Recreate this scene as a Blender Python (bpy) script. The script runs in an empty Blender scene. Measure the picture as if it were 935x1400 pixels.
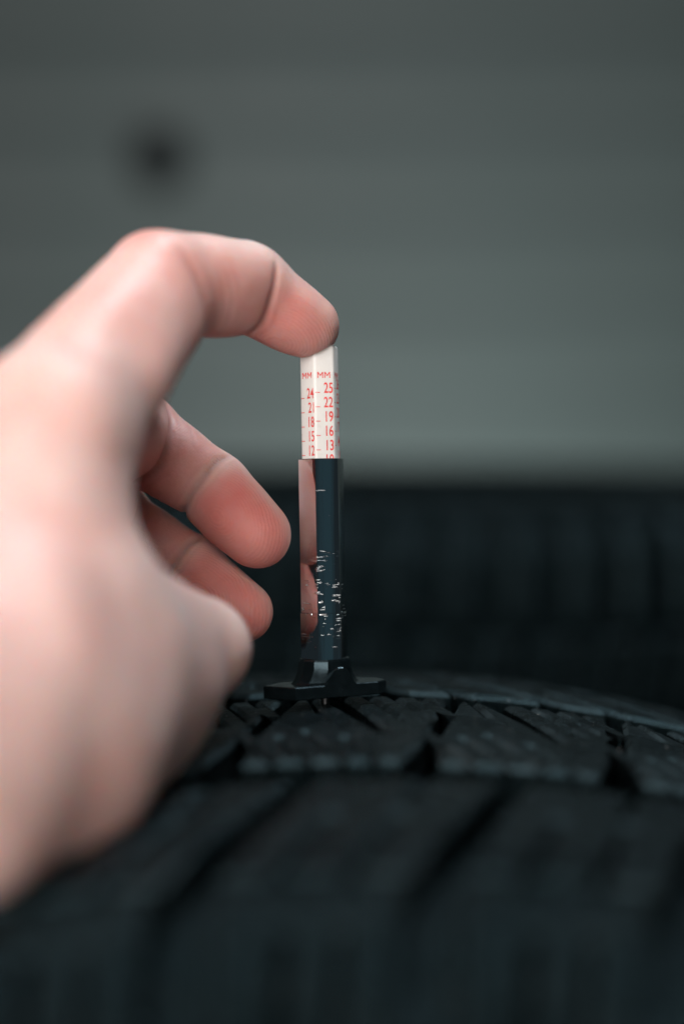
import bpy, bmesh, math, random
import numpy as np
from mathutils import Vector, Matrix

random.seed(7)
rng = np.random.default_rng(7)
scene = bpy.context.scene
COL = scene.collection
MM = 0.001

# ------------------------------------------------------------------ camera
F = 1950.0                      # focal length in photograph pixels (935 x 1400)
PITCH = math.atan(100.0 / F)    # looking slightly down
CZ = 685.4                      # camera height, mm
cam_d = bpy.data.cameras.new("camera")
cam = bpy.data.objects.new("camera", cam_d)
COL.objects.link(cam)
cam.location = (0, 0, CZ * MM)
cam.rotation_euler = (math.radians(90) - PITCH, 0, 0)
cam_d.sensor_fit = 'VERTICAL'
cam_d.lens = 50.0
cam_d.sensor_height = 1400.0 / F * 50.0
cam_d.sensor_width = cam_d.sensor_height
cam_d.clip_start = 0.01
cam_d.clip_end = 60.0
cam_d.dof.use_dof = True
cam_d.dof.focus_distance = 0.2985
cam_d.dof.aperture_fstop = 3.0
scene.camera = cam

# ------------------------------------------------------------------ world and lamps
world = bpy.data.worlds.new("World")
scene.world = world
world.use_nodes = True
bg = world.node_tree.nodes["Background"]
bg.inputs[0].default_value = (0.55, 0.80, 0.95, 1)
bg.inputs[1].default_value = 0.022


def area(name, loc, target, size, power, color, size_y=None):
    d = bpy.data.lights.new(name, 'AREA')
    d.energy = power
    d.color = color
    d.size = size
    if size_y:
        d.shape = 'RECTANGLE'
        d.size_y = size_y
    o = bpy.data.objects.new(name, d)
    COL.objects.link(o)
    o.location = loc
    o.rotation_euler = (Vector(target) - Vector(loc)).to_track_quat('-Z', 'Y').to_euler()
    return o


area("key_lamp", (-0.50, -1.08, 1.10), (-0.03, 0.28, 0.68), 1.6, 49.0, (1.0, 0.955, 0.93))
area("window_lamp", (0.86, -1.15, 1.0), (0.0, 0.3, 0.66), 0.22, 0.03, (0.22, 0.70, 0.92), 1.5)
area("ceiling_lamp", (0.30, 0.58, 2.0), (0.1, 0.38, 0.0), 0.35, 18.0, (0.80, 0.92, 1.0), 0.35)
area("wall_fill_light", (0.18, 1.60, 0.32), (0.2, 2.4, 0.80), 0.35, 7.8, (0.84, 1.0, 0.97))  # added fill, hidden behind the tyre stack, brightens the lower shutter

scene.view_settings.view_transform = 'Standard'
scene.view_settings.look = 'None'
scene.view_settings.exposure = 0.0
scene.view_settings.gamma = 1.0
scene.cycles.use_denoising = True
scene.cycles.sample_clamp_indirect = 4.0


# ------------------------------------------------------------------ helpers
def P(px, py, D):
    """photograph pixel + depth along the optical axis -> world, mm"""
    xc = (px - 467.5) / F * D
    yc = (700.0 - py) / F * D
    s, c = math.sin(PITCH), math.cos(PITCH)
    return np.array([xc, D * c + yc * s, CZ - D * s + yc * c])


def link(name, mesh, mat=None, parent=None):
    o = bpy.data.objects.new(name, mesh)
    COL.objects.link(o)
    if mat is not None and not mesh.materials:
        mesh.materials.append(mat)
    if parent is not None:
        o.parent = parent
    return o


def tag(o, label=None, category=None, group=None, kind=None):
    for k, v in (("label", label), ("category", category), ("group", group), ("kind", kind)):
        if v:
            o[k] = v
    return o


def empty(name, loc, rot=(0, 0, 0)):
    o = bpy.data.objects.new(name, None)
    COL.objects.link(o)
    o.location = loc
    o.rotation_euler = rot
    o.empty_display_size = 0.02
    return o


def mesh_from(name, verts, faces, smooth=False, sharp=None):
    m = bpy.data.meshes.new(name)
    m.from_pydata([tuple(v) for v in verts], [], [tuple(f) for f in faces])
    m.update()
    if smooth:
        m.polygons.foreach_set("use_smooth", np.ones(len(m.polygons), bool))
        if sharp:
            m.set_sharp_from_angle(angle=math.radians(sharp))
    return m


def bm_mesh(name, bm, smooth=False, sharp=None):
    m = bpy.data.meshes.new(name)
    bm.normal_update()
    bm.to_mesh(m)
    bm.free()
    if smooth:
        m.polygons.foreach_set("use_smooth", np.ones(len(m.polygons), bool))
        if sharp:
            m.set_sharp_from_angle(angle=math.radians(sharp))
    return m


def new_mat(name):
    m = bpy.data.materials.new(name)
    m.use_nodes = True
    nt = m.node_tree
    return m, nt, nt.nodes["Principled BSDF"]


def node(nt, kind, **kw):
    n = nt.nodes.new(kind)
    for k, v in kw.items():
        if k.startswith("in_"):
            key = k[3:]
            n.inputs[int(key) if key.isdigit() else key.replace("_", " ")].default_value = v
        else:
            setattr(n, k, v)
    return n


def ramp(nt, fac, stops):
    r = nt.nodes.new("ShaderNodeValToRGB")
    e = r.color_ramp.elements
    e[0].position, e[0].color = stops[0][0], stops[0][1]
    e[1].position, e[1].color = stops[1][0], stops[1][1]
    for p, c in stops[2:]:
        k = e.new(p)
        k.color = c
    nt.links.new(fac, r.inputs[0])
    return r


def grey(v):
    return (v, v, v, 1)


# ------------------------------------------------------------------ materials
def make_rubber(name, base, dust, rough=0.5):
    m, nt, b = new_mat(name)
    tc = node(nt, "ShaderNodeTexCoord")
    n1 = node(nt, "ShaderNodeTexNoise", in_Scale=90.0, in_Detail=5.0, in_Roughness=0.6)
    n2 = node(nt, "ShaderNodeTexNoise", in_Scale=1100.0, in_Detail=4.0, in_Roughness=0.7)
    n3 = node(nt, "ShaderNodeTexVoronoi", in_Scale=900.0)
    for n in (n1, n2, n3):
        nt.links.new(tc.outputs["Object"], n.inputs["Vector"])
    dirt = ramp(nt, n1.outputs[0], [(0.42, (*base, 1)), (0.75, (*dust, 1))])
    speck = ramp(nt, n3.outputs["Distance"], [(0.05, grey(1)), (0.2, grey(0))])
    nspeck = ramp(nt, n1.outputs[0], [(0.5, grey(0)), (0.62, grey(1))])
    mul = node(nt, "ShaderNodeMath", operation='MULTIPLY')
    nt.links.new(speck.outputs[0], mul.inputs[0])
    nt.links.new(nspeck.outputs[0], mul.inputs[1])
    mix = node(nt, "ShaderNodeMixRGB")
    mix.inputs[2].default_value = (0.07, 0.075, 0.075, 1)
    nt.links.new(mul.outputs[0], mix.inputs[0])
    nt.links.new(dirt.outputs[0], mix.inputs[1])
    nt.links.new(mix.outputs[0], b.inputs["Base Color"])
    rr = ramp(nt, n1.outputs[0], [(0.35, grey(rough - 0.16)), (0.65, grey(rough + 0.16))])
    nt.links.new(rr.outputs[0], b.inputs["Roughness"])
    bp1 = node(nt, "ShaderNodeBump", in_Strength=0.75, in_Distance=0.0009)
    bp2 = node(nt, "ShaderNodeBump", in_Strength=0.35, in_Distance=0.0016)
    nt.links.new(n2.outputs[0], bp1.inputs["Height"])
    nt.links.new(n1.outputs[0], bp2.inputs["Height"])
    nt.links.new(bp2.outputs[0], bp1.inputs["Normal"])
    nt.links.new(bp1.outputs[0], b.inputs["Normal"])
    b.inputs["Specular IOR Level"].default_value = 0.13
    b.inputs["Specular Tint"].default_value = (0.42, 0.80, 0.92, 1)
    return m


RUBBER = make_rubber("tread_rubber", (0.0010, 0.0018, 0.0020), (0.0036, 0.0050, 0.0054), 0.30)
RUBBER_SIDE = make_rubber("sidewall_rubber", (0.0010, 0.0018, 0.0020), (0.0034, 0.0048, 0.0052), 0.34)


RUBBER_EDGE = make_rubber("glint_rubber_edge", (0.004, 0.006, 0.0066), (0.024, 0.030, 0.032), 0.30)  # edge glints put into the colour: lighter rubber for the chamfers
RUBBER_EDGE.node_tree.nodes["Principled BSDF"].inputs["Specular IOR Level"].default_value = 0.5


def make_skin():
    m, nt, b = new_mat("skin")
    at = node(nt, "ShaderNodeAttribute", attribute_name="pad")
    rg = node(nt, "ShaderNodeAttribute", attribute_name="ridge")
    cr = node(nt, "ShaderNodeAttribute", attribute_name="crease")
    tc = node(nt, "ShaderNodeTexCoord")
    n1 = node(nt, "ShaderNodeTexNoise", in_Scale=62.0, in_Detail=5.0, in_Roughness=0.6)
    n2 = node(nt, "ShaderNodeTexNoise", in_Scale=1400.0, in_Detail=3.0)
    n3 = node(nt, "ShaderNodeTexVoronoi", in_Scale=1300.0)
    n4 = node(nt, "ShaderNodeTexNoise", in_Scale=260.0, in_Detail=2.0)
    for n in (n1, n2, n3, n4):
        nt.links.new(tc.outputs["Object"], n.inputs["Vector"])
    base = ramp(nt, n1.outputs[0], [(0.3, (0.68, 0.38, 0.33, 1)), (0.7, (0.73, 0.515, 0.462, 1))])
    padc = ramp(nt, n1.outputs[0], [(0.3, (0.60, 0.165, 0.14, 1)), (0.7, (0.66, 0.27, 0.235, 1))])
    mix = node(nt, "ShaderNodeMixRGB")
    nt.links.new(at.outputs["Fac"], mix.inputs[0])
    nt.links.new(base.outputs[0], mix.inputs[1])
    nt.links.new(padc.outputs[0], mix.inputs[2])
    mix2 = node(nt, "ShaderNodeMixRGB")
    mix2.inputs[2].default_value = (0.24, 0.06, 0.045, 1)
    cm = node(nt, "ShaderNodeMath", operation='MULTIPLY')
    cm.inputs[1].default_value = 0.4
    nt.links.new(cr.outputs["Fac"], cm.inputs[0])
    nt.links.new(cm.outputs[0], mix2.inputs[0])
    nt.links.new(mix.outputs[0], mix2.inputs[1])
    nt.links.new(mix2.outputs[0], b.inputs["Base Color"])
    b.inputs["Subsurface Weight"].default_value = 0.8
    b.inputs["Subsurface Radius"].default_value = (1.0, 0.35, 0.2)
    b.inputs["Subsurface Scale"].default_value = 0.0032
    rr = ramp(nt, n1.outputs[0], [(0.3, grey(0.42)), (0.7, grey(0.56))])
    nt.links.new(rr.outputs[0], b.inputs["Roughness"])
    b.inputs["Specular IOR Level"].default_value = 0.28
    # friction ridges: sine of the ridge field, gently distorted
    add = node(nt, "ShaderNodeMath", operation='MULTIPLY_ADD')
    add.inputs[1].default_value = 0.8
    nt.links.new(n4.outputs[0], add.inputs[0])
    nt.links.new(rg.outputs["Fac"], add.inputs[2])
    f = node(nt, "ShaderNodeMath", operation='MULTIPLY')
    f.inputs[1].default_value = 2 * math.pi / 0.52
    nt.links.new(add.outputs[0], f.inputs[0])
    s = node(nt, "ShaderNodeMath", operation='SINE')
    nt.links.new(f.outputs[0], s.inputs[0])
    rm = node(nt, "ShaderNodeAttribute", attribute_name="ridge_mask")
    sm = node(nt, "ShaderNodeMath", operation='MULTIPLY')
    nt.links.new(s.outputs[0], sm.inputs[0])
    nt.links.new(rm.outputs["Fac"], sm.inputs[1])
    bp0 = node(nt, "ShaderNodeBump", in_Strength=0.3, in_Distance=0.00010)
    nt.links.new(sm.outputs[0], bp0.inputs["Height"])
    bp1 = node(nt, "ShaderNodeBump", in_Strength=0.22, in_Distance=0.0002)
    nt.links.new(n3.outputs["Distance"], bp1.inputs["Height"])
    nt.links.new(bp0.outputs[0], bp1.inputs["Normal"])
    bp2 = node(nt, "ShaderNodeBump", in_Strength=0.35, in_Distance=0.0006)
    nt.links.new(n4.outputs[0], bp2.inputs["Height"])
    nt.links.new(bp1.outputs[0], bp2.inputs["Normal"])
    nt.links.new(bp2.outputs[0], b.inputs["Normal"])
    return m


SKIN = make_skin()
NAIL, _nt, _b = new_mat("nail")
_b.inputs["Base Color"].default_value = (0.70, 0.44, 0.38, 1)
_b.inputs["Roughness"].default_value = 0.3
_n = node(_nt, "ShaderNodeTexNoise", in_Scale=300.0)
_r = ramp(_nt, _n.outputs[0], [(0.3, (0.68, 0.42, 0.36, 1)), (0.7, (0.74, 0.50, 0.43, 1))])
_nt.links.new(_r.outputs[0], _b.inputs["Base Color"])


def make_chrome():
    m, nt, b = new_mat("polished_metal")
    b.inputs["Metallic"].default_value = 1.0
    tc = node(nt, "ShaderNodeTexCoord")
    mp = node(nt, "ShaderNodeMapping")
    mp.inputs["Scale"].default_value = (420.0, 420.0, 14.0)
    nt.links.new(tc.outputs["Object"], mp.inputs["Vector"])
    n1 = node(nt, "ShaderNodeTexNoise", in_Scale=1.0, in_Detail=3.0)
    nt.links.new(mp.outputs[0], n1.inputs["Vector"])
    # worn patch of cross scratches near the bottom of the barrel
    mp2 = node(nt, "ShaderNodeMapping")
    mp2.inputs["Scale"].default_value = (300.0, 300.0, 3600.0)
    mp2.inputs["Rotation"].default_value = (0.25, 0.2, 0)
    nt.links.new(tc.outputs["Object"], mp2.inputs["Vector"])
    n2 = node(nt, "ShaderNodeTexNoise", in_Scale=1.0, in_Detail=0.6)
    nt.links.new(mp2.outputs[0], n2.inputs["Vector"])
    n3 = node(nt, "ShaderNodeTexNoise", in_Scale=330.0, in_Detail=2.0)
    nt.links.new(tc.outputs["Object"], n3.inputs["Vector"])
    sx = node(nt, "ShaderNodeSeparateXYZ")
    nt.links.new(tc.outputs["Object"], sx.inputs[0])
    z = node(nt, "ShaderNodeMapRange", in_1=0.0105, in_2=0.0320, in_3=0.0, in_4=1.0)
    nt.links.new(sx.outputs["Z"], z.inputs[0])
    zone = ramp(nt, z.outputs[0], [(0.02, grey(0.0)), (0.2, grey(1)), (0.62, grey(1)), (0.98, grey(0))])
    line = ramp(nt, n2.outputs[0], [(0.64, grey(0)), (0.70, grey(0.8))])
    clump = ramp(nt, n3.outputs[0], [(0.52, grey(0)), (0.60, grey(1))])
    a = node(nt, "ShaderNodeMath", operation='MULTIPLY')
    nt.links.new(zone.outputs[0], a.inputs[0])
    nt.links.new(line.outputs[0], a.inputs[1])
    mp3 = node(nt, "ShaderNodeMapping")
    mp3.inputs["Scale"].default_value = (420.0, 420.0, 3200.0)
    mp3.inputs["Rotation"].default_value = (0.2, -0.75, 0.1)
    nt.links.new(tc.outputs["Object"], mp3.inputs["Vector"])
    n5 = node(nt, "ShaderNodeTexNoise", in_Scale=1.0, in_Detail=0.6)
    nt.links.new(mp3.outputs[0], n5.inputs["Vector"])
    line5 = ramp(nt, n5.outputs[0], [(0.66, grey(0)), (0.70, grey(0.8))])
    mx5 = node(nt, "ShaderNodeMath", operation='MAXIMUM')
    nt.links.new(line.outputs[0], mx5.inputs[0])
    nt.links.new(line5.outputs[0], mx5.inputs[1])
    nt.links.new(mx5.outputs[0], a.inputs[1])
    a2 = node(nt, "ShaderNodeMath", operation='MULTIPLY')
    nt.links.new(a.outputs[0], a2.inputs[0])
    nt.links.new(clump.outputs[0], a2.inputs[1])
    # sparse fine scratches everywhere
    line2 = ramp(nt, n2.outputs[0], [(0.78, grey(0)), (0.84, grey(0.4))])
    a3 = node(nt, "ShaderNodeMath", operation='MAXIMUM')
    nt.links.new(a2.outputs[0], a3.inputs[0])
    nt.links.new(line2.outputs[0], a3.inputs[1])
    rr = node(nt, "ShaderNodeMapRange", in_1=0.0, in_2=1.0, in_3=0.035, in_4=0.42)
    nt.links.new(a3.outputs[0], rr.inputs[0])
    nt.links.new(rr.outputs[0], b.inputs["Roughness"])
    mt = node(nt, "ShaderNodeMapRange", in_1=0.0, in_2=1.0, in_3=1.0, in_4=0.85)
    nt.links.new(a3.outputs[0], mt.inputs[0])
    nt.links.new(mt.outputs[0], b.inputs["Metallic"])
    cc = ramp(nt, a3.outputs[0], [(0.0, (0.80, 0.82, 0.83, 1)), (1.0, (0.95, 0.93, 0.90, 1))])
    nt.links.new(cc.outputs[0], b.inputs["Base Color"])
    bp = node(nt, "ShaderNodeBump", in_Strength=0.12, in_Distance=0.0003)
    nt.links.new(n1.outputs[0], bp.inputs["Height"])
    bp2 = node(nt, "ShaderNodeBump", in_Strength=0.4, in_Distance=0.0003)
    nt.links.new(a3.outputs[0], bp2.inputs["Height"])
    nt.links.new(bp.outputs[0], bp2.inputs["Normal"])
    nt.links.new(bp2.outputs[0], b.inputs["Normal"])
    return m


CHROME = make_chrome()


def plain(name, col, rough, noise=0.08, scale=400.0, bump=0.1, sss=0.0):
    m, nt, b = new_mat(name)
    tc = node(nt, "ShaderNodeTexCoord")
    n = node(nt, "ShaderNodeTexNoise", in_Scale=scale, in_Detail=4.0)
    nt.links.new(tc.outputs["Object"], n.inputs["Vector"])
    lo = tuple(c * (1 - noise) for c in col) + (1,)
    hi = tuple(min(1, c * (1 + noise)) for c in col) + (1,)
    r = ramp(nt, n.outputs[0], [(0.3, lo), (0.7, hi)])
    nt.links.new(r.outputs[0], b.inputs["Base Color"])
    rr = ramp(nt, n.outputs[0], [(0.3, grey(max(0.02, rough - 0.06))), (0.7, grey(rough + 0.06))])
    nt.links.new(rr.outputs[0], b.inputs["Roughness"])
    bp = node(nt, "ShaderNodeBump", in_Strength=bump, in_Distance=0.4 / scale)
    nt.links.new(n.outputs[0], bp.inputs["Height"])
    nt.links.new(bp.outputs[0], b.inputs["Normal"])
    if sss:
        b.inputs["Subsurface Weight"].default_value = sss
        b.inputs["Subsurface Radius"].default_value = (1, 0.9, 0.8)
        b.inputs["Subsurface Scale"].default_value = 0.002
    return m


WHITE_PLASTIC = plain("white_plastic", (0.80, 0.775, 0.73), 0.32, 0.03, 300, 0.04, 0.3)
RED_INK = plain("red_ink", (0.80, 0.055, 0.048), 0.5, 0.22, 1500)
BLACK_PLASTIC = plain("black_plastic", (0.004, 0.0065, 0.0075), 0.22, 0.2, 500, 0.06)
BLACK_PLASTIC.node_tree.nodes["Principled BSDF"].inputs["Specular Tint"].default_value = (0.6, 0.88, 1.0, 1)
STEEL = plain("probe_steel", (0.10, 0.10, 0.10), 0.4)
STEEL.node_tree.nodes["Principled BSDF"].inputs["Metallic"].default_value = 1.0
SLAT_PAINT = plain("grey_paint", (0.058, 0.074, 0.0715), 0.55, 0.07, 6.0, 0.05)
DARK_METAL = plain("dark_metal", (0.008, 0.009, 0.010), 0.5, 0.1, 60)
DARK_METAL.node_tree.nodes["Principled BSDF"].inputs["Specular IOR Level"].default_value = 0.05
CONCRETE = plain("concrete", (0.12, 0.125, 0.125), 0.8, 0.25, 9.0, 0.4)
PLASTER = plain("plaster", (0.20, 0.22, 0.22), 0.85, 0.1, 12.0, 0.3)

# ------------------------------------------------------------------ setting: floor, wall, shutter
DOOR_Y = 2.40


def box_mesh(name, x0, x1, y0, y1, z0, z1, bevel=0.0):
    bm = bmesh.new()
    bmesh.ops.create_cube(bm, size=1.0)
    for v in bm.verts:
        v.co = Vector(((x0 + x1) / 2 + v.co.x * (x1 - x0), (y0 + y1) / 2 + v.co.y * (y1 - y0),
                       (z0 + z1) / 2 + v.co.z * (z1 - z0)))
    if bevel:
        bmesh.ops.bevel(bm, geom=list(bm.edges), offset=bevel, segments=2, affect='EDGES', profile=0.6)
    return bm_mesh(name, bm, bool(bevel), 40)


tag(link("floor", box_mesh("floor", -4, 4, -3.0, 3.0, -0.1, 0.0), CONCRETE), kind="structure")
tag(link("wall", box_mesh("wall", -4, 4, DOOR_Y + 0.06, DOOR_Y + 0.2, 0.0, 3.0), PLASTER), kind="structure")

door = empty("roller_shutter", (0, DOOR_Y, 0))
tag(door, "plain grey shutter of wide horizontal slats closing off the background", "shutter")
SL = 0.150
_bm = bmesh.new()                      # one slat: shallow convex face with a folded lip
prof = []
for i in range(11):
    t = i / 10
    prof.append((-0.0048 * math.sin(math.pi * min(1, t * 1.06)) ** 0.6 if 0 < t < 0.95 else 0.0, t * (SL - 0.003)))
rows = []
for (yy, zz) in prof + [(0.02, SL - 0.003), (0.02, 0.0)]:
    rows.append([_bm.verts.new((x, yy, zz)) for x in (-2.6, 2.6)])
for i in range(len(rows)):
    a, b = rows[i], rows[(i + 1) % len(rows)]
    _bm.faces.new((a[0], a[1], b[1], b[0]))
_bm.faces.new([r[0] for r in rows][::-1])
_bm.faces.new([r[1] for r in rows])
bmesh.ops.recalc_face_normals(_bm, faces=_bm.faces)
slat_mesh = bm_mesh("slat", _bm, True, 35)
for i in range(15):
    s = link("slat", slat_mesh, SLAT_PAINT, door)
    s.location = (0, 0, 0.01 + i * SL)

kp = P(221, 222, 2370) * MM
_bm = bmesh.new()                      # round flush lock: stepped disc with a keyhole barrel
ring = [(0.0, 0.0), (0.046, 0.0), (0.048, -0.004), (0.044, -0.010), (0.034, -0.012), (0.030, -0.030), (0.025, -0.034), (0.0, -0.034)]
prev = None
for (r, y) in ring:
    if r == 0:
        cur = [_bm.verts.new((0, y, 0))]
    else:
        cur = [_bm.verts.new((r * math.cos(a * math.tau / 28), y, r * math.sin(a * math.tau / 28))) for a in range(28)]
    if prev:
        n = 28
        for a in range(n):
            q = [prev[a % len(prev)], prev[(a + 1) % len(prev)], cur[(a + 1) % len(cur)], cur[a % len(cur)]]
            q2 = []
            for v in q:
                if v not in q2:
                    q2.append(v)
            _bm.faces.new(q2)
    prev = cur
bmesh.ops.recalc_face_normals(_bm, faces=_bm.faces)
lock = link("shutter_lock", bm_mesh("shutter_lock", _bm, True, 40), DARK_METAL, door)
lock.location = (kp[0], -0.016, kp[2])
lock["label"] = "round black lock on the grey shutter"
_bm = bmesh.new()
bmesh.ops.create_cube(_bm, size=1.0)
for v in _bm.verts:
    v.co = Vector((v.co.x * 0.060, -0.037 + v.co.y * 0.012, v.co.z * 0.013))
bmesh.ops.bevel(_bm, geom=list(_bm.edges), offset=0.002, segments=2, affect='EDGES')
link("lock_handle", bm_mesh("lock_handle", _bm, True, 40), DARK_METAL, lock)


# ------------------------------------------------------------------ tyres
class Profile:
    """section of a tyre by arc length s: (v across, drop from the crown, slope)"""

    def __init__(self, flat, crown_r, sh, ang1, side, ang2):
        ds = 0.25
        s, v, d = 0.0, 0.0, 0.0
        self.S, self.V, self.Dp, self.T = [], [], [], []
        while s <= flat + sh + side + 1e-6:
            if s < flat:
                th = s / crown_r
            elif s < flat + sh:
                t = (s - flat) / sh
                th = flat / crown_r + (ang1 - flat / crown_r) * (t * t * (3 - 2 * t))
            else:
                t = (s - flat - sh) / side
                th = ang1 + (ang2 - ang1) * t
            self.S.append(s); self.V.append(v); self.Dp.append(d); self.T.append(th)
            v += math.cos(th) * ds
            d += math.sin(th) * ds
            s += ds
        self.S = np.array(self.S); self.V = np.array(self.V); self.Dp = np.array(self.Dp); self.T = np.array(self.T)
        self.smax = self.S[-1]
        self.half = self.V.max()

    def at(self, s):
        a = abs(s)
        g = 1.0 if s >= 0 else -1.0
        return g * np.interp(a, self.S, self.V), np.interp(a, self.S, self.Dp), np.interp(a, self.S, self.T), g


def tyre_map(pr, R, u, s, h):
    v, d, th, g = pr.at(s)
    r = R - d + h * math.cos(th)
    z = v + g * h * math.sin(th)
    a = u / R
    return Vector((r * math.sin(a) * MM, -r * math.cos(a) * MM, z * MM))


def offset_poly(poly, off):
    """inset (positive) a counter-clockwise polygon with capped mitres"""
    n = len(poly)
    out = []
    for i in range(n):
        p0, p1, p2 = (np.array(poly[(i + k - 1) % n], float) for k in range(3))
        e1 = p1 - p0; e2 = p2 - p1
        e1 /= np.linalg.norm(e1) + 1e-9; e2 /= np.linalg.norm(e2) + 1e-9
        n1 = np.array([-e1[1], e1[0]]); n2 = np.array([-e2[1], e2[0]])
        m = n1 + n2
        L = np.linalg.norm(m)
        if L < 1e-6:
            m = n1; k = 1
        else:
            m /= L
            k = min(2.0, 1.0 / max(0.3, float(m @ n1)))
        out.append(tuple(p1 + m * off * k))
    return out


def block_bm(poly, pr, R, depth, chamfer=0.7, draft=0.5, ds=5.0, du=9.0, top=0.0):
    bm = bmesh.new()
    rings = [(offset_poly(poly, -draft), top - depth), (poly, top - chamfer), (offset_poly(poly, chamfer * 0.8), top)]
    vs = [[bm.verts.new((p[0], p[1], h)) for p in ring] for ring, h in rings]
    n = len(poly)
    for a, b in ((0, 1), (1, 2)):
        for i in range(n):
            j = (i + 1) % n
            bm.faces.new((vs[a][i], vs[a][j], vs[b][j], vs[b][i]))
    bm.faces.new(vs[2])
    bm.faces.ensure_lookup_table()
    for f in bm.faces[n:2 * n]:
        f.material_index = 1                      # lighter, glossier block edges: painted highlight lines
    us = [p[0] for p in poly]; ss = [p[1] for p in poly]

    def cut(axis, lo, hi, step):
        k = int((hi - lo) / step)
        for i in range(1, k + 1):
            c = lo + (hi - lo) * i / (k + 1)
            co = [0, 0, 0]; no = [0, 0, 0]
            co[axis] = c; no[axis] = 1
            bmesh.ops.bisect_plane(bm, geom=list(bm.verts) + list(bm.edges) + list(bm.faces), dist=1e-5,
                                   plane_co=co, plane_no=no)
    cut(1, min(ss), max(ss), ds)
    cut(0, min(us), max(us), du)
    bmesh.ops.triangulate(bm, faces=[f for f in bm.faces if len(f.verts) > 4])
    for v in bm.verts:
        v.co = tyre_map(pr, R, v.co.x, v.co.y, v.co.z)
    bmesh.ops.recalc_face_normals(bm, faces=bm.faces)
    return bm


def carcass_mesh(pr, R, depth, s_t, seg=144, ribs=()):
    """closed lathe: tread base, sidewalls, beads, inner liner"""
    outer = []
    ss = np.concatenate([np.linspace(-pr.smax, -s_t - 6, 22), np.linspace(-s_t, s_t, 33), np.linspace(s_t + 6, pr.smax, 22)])
    for s in ss:
        a = abs(s)
        h = -depth if a < s_t + 0.1 else -depth * max(0.0, 1 - (a - s_t) / 6.0)
        for (c, w, hh) in ribs:
            h += hh * math.exp(-((a - c) / w) ** 4)
        v, d, th, g = pr.at(s)
        outer.append((R - d + h * math.cos(th), v + g * h * math.sin(th)))
    inner = []
    for s in np.linspace(pr.smax, -pr.smax, 30):
        a = abs(s)
        h = -depth - 9.0 + (5.0 * min(1, max(0, (a - s_t) / 40.0)))
        v, d, th, g = pr.at(s)
        inner.append((R - d + h * math.cos(th), v + g * h * math.sin(th)))
    prof = outer + inner
    n = len(prof)
    ang = np.arange(seg) * 2 * math.pi / seg
    V = np.zeros((seg, n, 3))
    pa = np.array(prof) * MM
    V[:, :, 0] = np.sin(ang)[:, None] * pa[None, :, 0]
    V[:, :, 1] = -np.cos(ang)[:, None] * pa[None, :, 0]
    V[:, :, 2] = pa[None, :, 1]
    faces = []
    for i in range(seg):
        j = (i + 1) % seg
        for k in range(n):
            l = (k + 1) % n
            faces.append((i * n + k, j * n + k, j * n + l, i * n + l))
    return mesh_from("carcass", V.reshape(-1, 3), faces, True, 45)


# --- the tyre under the gauge: 56 pitches of a directional pattern
R1 = 315.0
N1 = 56
PT = 2 * math.pi * R1 / N1
pr1 = Profile(70, 1100, 40, 1.28, 82, 2.05)
uA, uH, uB, uC = 18.5, 29.4, 42.0, 23.7


def notch(base, tip, w0, w1):
    """narrow slit cut into an edge: base left, tip, tip, base right (order given by caller)"""
    b = np.array(base, float); t = np.array(tip, float)
    return [(b[0] - w0 / 2, b[1]), (t[0] - w1 / 2, t[1]), (t[0] + w1 / 2, t[1]), (b[0] + w0 / 2, b[1])]


def mid_poly():
    main = lambda s: uA + (s - 25) * 10.0 / 57
    hc = lambda s: uH - (s - 22) * 0.266
    p = [(main(-32) + 3.8, -32)]
    for k, tip, w in ((0.20, -6, 1.0), (0.42, -12, 1.1), (0.64, -8, 1.0), (0.84, -14, 1.0)):   # sipes from the near edge
        ub = main(-32) + 3.8 + k * (PT - 7.4)
        p += notch((ub, -32), (ub - 0.30 * (32 + tip), tip), w, 0.8)
    p += [(main(-32) + PT - 3.6, -32), (main(-17) + PT - 1.6, -17), (main(28) + PT - 1.6, 28)]
    for k, tip in ((18.6, 8), (13.0, 3), (7.4, 0)):                                       # sipes from the far edge
        ub = hc(28) + k
        p += notch((ub, 28), (ub + 0.27 * (28 - tip), tip), 1.1, 0.8)[::-1]
    p += [(hc(28) + 2.5, 28), (hc(-9) + 1.3, -9), (hc(-12), -12), (hc(-9) - 1.3, -9), (hc(28) - 2.5, 28)]
    ub = (hc(28) - 2.5 + main(28) + 1.6) / 2
    p += notch((ub, 28), (ub + 2.5, 9), 1.0, 0.8)[::-1]
    p += [(main(28) + 1.6, 28), (main(-17) + 1.6, -17)]
    return p


def back_poly():
    g = lambda s: uB - 31.0 * (min(s, 78) - 37) / 40
    left = [(g(s) + 3.0, s) for s in (37, 50, 64, 83)]
    right = [(g(s) + PT - 3.0, s) for s in (37, 50, 64, 83)]
    p = [left[0]]
    ub = uB + 14
    p += notch((ub, 37), (ub - 12, 54), 3.8, 2.4)
    p += right
    for k in (0.66, 0.33):
        ub = left[-1][0] + k * (PT - 6)
        p += notch((ub, 83), (ub + 9, 66), 0.9, 0.7)[::-1]
    p += left[1:][::-1]
    return p


def back_side_poly():
    g0 = uB - 31.0
    return [(g0 + 3.4, 86), (g0 + PT - 3.4, 86), (g0 + PT - 3.6, 106), (g0 + 3.6, 106)]


gC = lambda s: uC - 0.38 * (-44 - s)


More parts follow.
